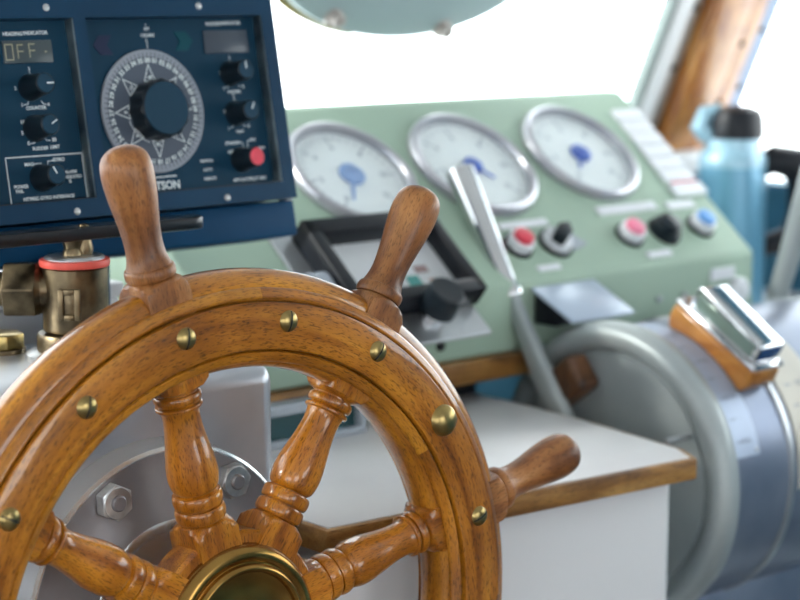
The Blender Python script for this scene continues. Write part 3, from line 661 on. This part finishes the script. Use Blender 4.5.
# near lever: from the drum axis up and forward
dl_ = Vector((0, .466-DY, .291-DZc)); Ln = dl_.length; dl_.normalize()
LM = frame((.662, DY+.009, DZc+.002), (1, 0, 0), dl_.cross(Vector((1, 0, 0))), dl_)
b = bmesh.new(); rows = []
for z, hy, hx_ in ((.0, .017, .009), (.07, .0165, .009), (.14, .0125, .0085), (.190, .0098, .0080), (.220, .0090, .0080)):
    rows.append([b.verts.new((hx_*math.copysign(abs(math.cos(t))**.6, math.cos(t)), hy*math.copysign(abs(math.sin(t))**.6, math.sin(t)), z)) for t in [2*math.pi*q/24 for q in range(24)]])
for P_, Q_ in zip(rows, rows[1:]):
    for q in range(24): b.faces.new((P_[q], P_[(q+1) % 24], Q_[(q+1) % 24], Q_[q]))
b.faces.new(rows[0][::-1]); b.faces.new(rows[-1])
bb = B(); bb.add(b, LM); lv = bb.obj('lever', ALU, tel)
o = B().lathe([(.0140, .215), (.0150, .217), (.0150, .223), (.0134, .226), (.0130, .240), (.0150, .300), (.0172, Ln-.006), (.0166, Ln-.001), (.0, Ln)], 36, M=LM).obj('lever_grip', CHROME, lv); o.matrix_parent_inverse = Matrix.Identity(4)
B().lathe([(.030, .0005), (.030, .020), (.024, .026), (0, .026)], 32, M=TM).obj('lever_boss', ALU, tel)
# far lever, leaning aft
d2 = Vector((0, .338-DY-.04, .23-DZc)).normalized()
L2 = frame((1.125, DY+.03, DZc+.02), (1, 0, 0), d2.cross(Vector((1, 0, 0))), d2)
def far_lever():
    p0 = Vector((1.066, .331, .110)); p1 = Vector((1.066, .300, .205)); d = (p1-p0)
    bb = B().tube([p0-d*1.3, p0, p0+d*.5, p1, p1+d*.8], [.017, .0125, .0130, .0150, .018], 20)
    return bb.obj('lever', ALU, tel)
far_lever()
# block and pin on the disc
B().box((-.030, -.021, .0), (.030, .021, .034), .007, M=TM @ T((DY-.314, .0656-DZc, .001)) @ R(38, 'Z'), seg=3).obj('stop_block', W_DARK, tel)
B().lathe([(.0035, .0), (.0035, .036), (.0025, .038), (0, .038)], 14, M=TM @ T((DY-.150, .030-DZc, .004))).obj('stop_pin', SATIN, tel)
# engraved scale plates wrapped over the drum
def arc_plate(x0, x1, a0, a1, m_, name, r=.1584, th=.0016):
    b = B(); pr_ = [(r, x0-DX), (r+th, x0-DX), (r+th, x1-DX), (r, x1-DX)]
    tb = bmesh.new(); rows = []
    for i in range(29):
        a = math.radians(a0+(a1-a0)*i/28)
        rows.append([tb.verts.new((x, DY-rr*math.cos(a), DZc+rr*math.sin(a))) for rr, x in ((r, x0), (r+th, x0), (r+th, x1), (r, x1))])
    for P_, Q_ in zip(rows, rows[1:]):
        for q in range(4): tb.faces.new((P_[q], P_[(q+1) % 4], Q_[(q+1) % 4], Q_[q]))
    tb.faces.new(rows[0]); tb.faces.new(rows[-1][::-1]); bmesh.ops.recalc_face_normals(tb, faces=tb.faces)
    b.add(tb); o = b.obj(name, m_, tel)
    k_ = B(); r2 = r+th+.0003
    for i in range(int((a1-a0)/9)):
        a = a0+6+9*i
        Mp = T((0, DY, DZc)) @ R(180, 'Z') @ R(a, 'X') if False else frame((0, DY-r2*math.cos(math.radians(a)), DZc+r2*math.sin(math.radians(a))), (1, 0, 0), (0, math.sin(math.radians(a)), math.cos(math.radians(a))), (0, -math.cos(math.radians(a)), math.sin(math.radians(a))))
        xm = (x0+x1)/2
        k_.line([(x0+.012, 0), (x0+.022, 0)], .0016, Mp); k_.text(('FULL', 'HALF', 'SLOW', 'STOP')[i % 4] if i % 2 == 0 else '-', .0065, Mp @ T((xm+.006, 0, 0)))
    c_ = k_.obj('engraving', GINK, o, smooth=False); c_.matrix_parent_inverse = Matrix.Identity(4)
    for x in (x0+.005, x1-.005):
        for a in (a0+2, a1-2):
            ar = math.radians(a)
            Mp = frame((x, DY-r2*math.cos(ar), DZc+r2*math.sin(ar)), (1, 0, 0), (0, math.sin(ar), math.cos(ar)), (0, -math.cos(ar), math.sin(ar)))
            s_ = B().lathe([(.0028, -.001), (.0022, .001), (0, .0014)], 10, M=Mp).obj('screw', SATIN, o); s_.matrix_parent_inverse = Matrix.Identity(4)
PLB = mat('scale_plate_blue', (.40, .47, .60), .42, .3, var=.08)
PLC = mat('scale_plate_cream', (.56, .53, .46), .45, .1, var=.08)
arc_plate(.7160, .7620, 14, 96, PLB, 'scale_plate')
arc_plate(.8260, .8900, -4, 60, PLC, 'scale_plate')
B().lathe([(.1585, -.112), (.1610, -.113), (.1610, -.119), (.1585, -.120)], 112, M=TM).obj('drum_seam', SATIN, tel)
# wooden topped indicator housing on the drum
ca = math.radians(60)
ctrp = Vector((.782, DY-(.160)*math.cos(ca), DZc+(.160)*math.sin(ca)))
WM = frame(ctrp, (0, -math.sin(ca), -math.cos(ca)), (1, 0, 0), (0, -math.cos(ca), math.sin(ca)))   # x down the drum aft, y to starboard, z outward
WM = WM @ R(0, 'Z')
ind = root('indicator_housing', ctrp, 'chrome framed indicator window on a wooden block astride the engine drum', 'indicator', M=None)
bot = [(x, math.sqrt(max(.1602**2-x*x, 0))-.160) for x in [(-.058+.116*i/12) for i in range(13)]]
wpoly = [(x, y) for x, y in bot]+[(.065, .004), (.063, .022), (-.063, .022), (-.065, .004)]
PMx = WM @ frame((0, 0, 0), (1, 0, 0), (0, 0, 1), (0, -1, 0))
B().prism(wpoly, -.025, .025, .006, M=PMx, seg=3).obj('wooden_block', W_GRIP, ind)
B().box((-.064, -.026, .0222), (.064, .026, .0275), .0025, M=WM).obj('bezel_plate', CHROME, ind)
bx = B().prism([(-.048, .0275), (.056, .0275), (.056, .047), (.052, .050), (-.042, .056), (-.048, .052)], -.0205, .0205, .0015, M=PMx).obj('window_box', CHROME, ind)
B().box((-.041, -.0214, .0310), (.049, -.0202, .0465), .0005, M=WM).obj('side_glass', mat('green_reflection_glass', (.22, .30, .26), .08, .3), ind)  # green reflection painted into the glass colour
B().box((.0556, -.018, .0300), (.0568, .018, .0465), .0005, M=WM).obj('end_reflection', mat('blue_reflection_end', (.03, .07, .18), .1), ind)  # thin plate paints the dark blue reflection on the box end
for x, y in ((-.057, -.020), (.0605, -.0225), (.0605, .0225)): B().lathe([(.003, .0272), (.0025, .0295), (0, .030)], 12, M=WM @ T((x, y, 0))).obj('screw', SATIN, ind)

# small grey box with a sloping lid behind the disc
lid = root('lid_box', (.75, .365, .10), 'small blue grey box with sloping lid behind the engine disc', 'box')
LX0, LX1 = .684, .788
yb, zb, yf, zf = .3785, .1650, .3140, .1345
secl = [(yf, zf), (yb, zb), (yb, .112), (yf+.03, .112)]
sx = (LX1-LX0)
B().prism([(yf, zf), (yb, zb), (yb, zb-.004), (yf, zf-.004)], LX0, LX1, .0015, M=XM).obj('lid', mat('blue_grey_lid', (.42, .50, .62), .3, .1, var=.05), lid)
B().prism([(yf+.012, zf-.0002), (yb-.002, zb-.0045), (yb-.002, .1235), (yf+.028, .1235)], LX0+.004, LX1-.003, .001, M=XM).obj('case', BLACK, lid)

# ------------------------------------------------------------------ side shelf and thermos
SHZ = .040
tag(B().box((1.20, .42, SHZ-.025), (X1-.002, Y1-.002, SHZ), .003).obj('side_shelf', WHITE), 'white side shelf under the blue flask', 'shelf')
fx, fy = 1.3620, .6440
fl = root('vacuum_flask', (fx, fy, SHZ), 'pale blue vacuum flask with black lid and handle', 'flask')
fM = T((fx, fy, 0))
B().lathe([(.046, SHZ), (.0490, SHZ+.004), (.0495, .235), (.0490, .243), (0, .243)], 48, M=fM).obj('body', THERM, fl)
B().lathe([(.0490, .243), (.0495, .252), (.0465, .262), (.0405, .270), (.0395, .283), (0, .284)], 48, M=fM).obj('shoulder', THERL, fl)
B().lathe([(.0385, .283), (.0395, .290), (.0385, .312), (.0330, .324), (.0200, .329), (0, .330)], 40, M=fM @ T((.004, -.003, 0))).obj('lid', BLACK, fl)
# clear spout on the lid, towards port
B().tube([(fx-.026, fy+.024, .286), (fx-.036, fy+.032, .300), (fx-.030, fy+.027, .318), (fx-.014, fy+.014, .326)], [.016, .015, .014, .008], 16).obj('spout', THERL, fl)
hd = [(fx+.030, fy-.024, .240), (fx+.046, fy-.038, .252), (fx+.070, fy-.058, .246), (fx+.082, fy-.068, .220), (fx+.082, fy-.068, .170), (fx+.066, fy-.056, .135), (fx+.032, fy-.030, .125)]
B().tube(hd, [.016, .022, .026, .027, .026, .022, .014], 20).obj('handle', BLACK, fl)

# ------------------------------------------------------------------ lift everything to the floor level
for o in ROOTS: o.location.z += ZO
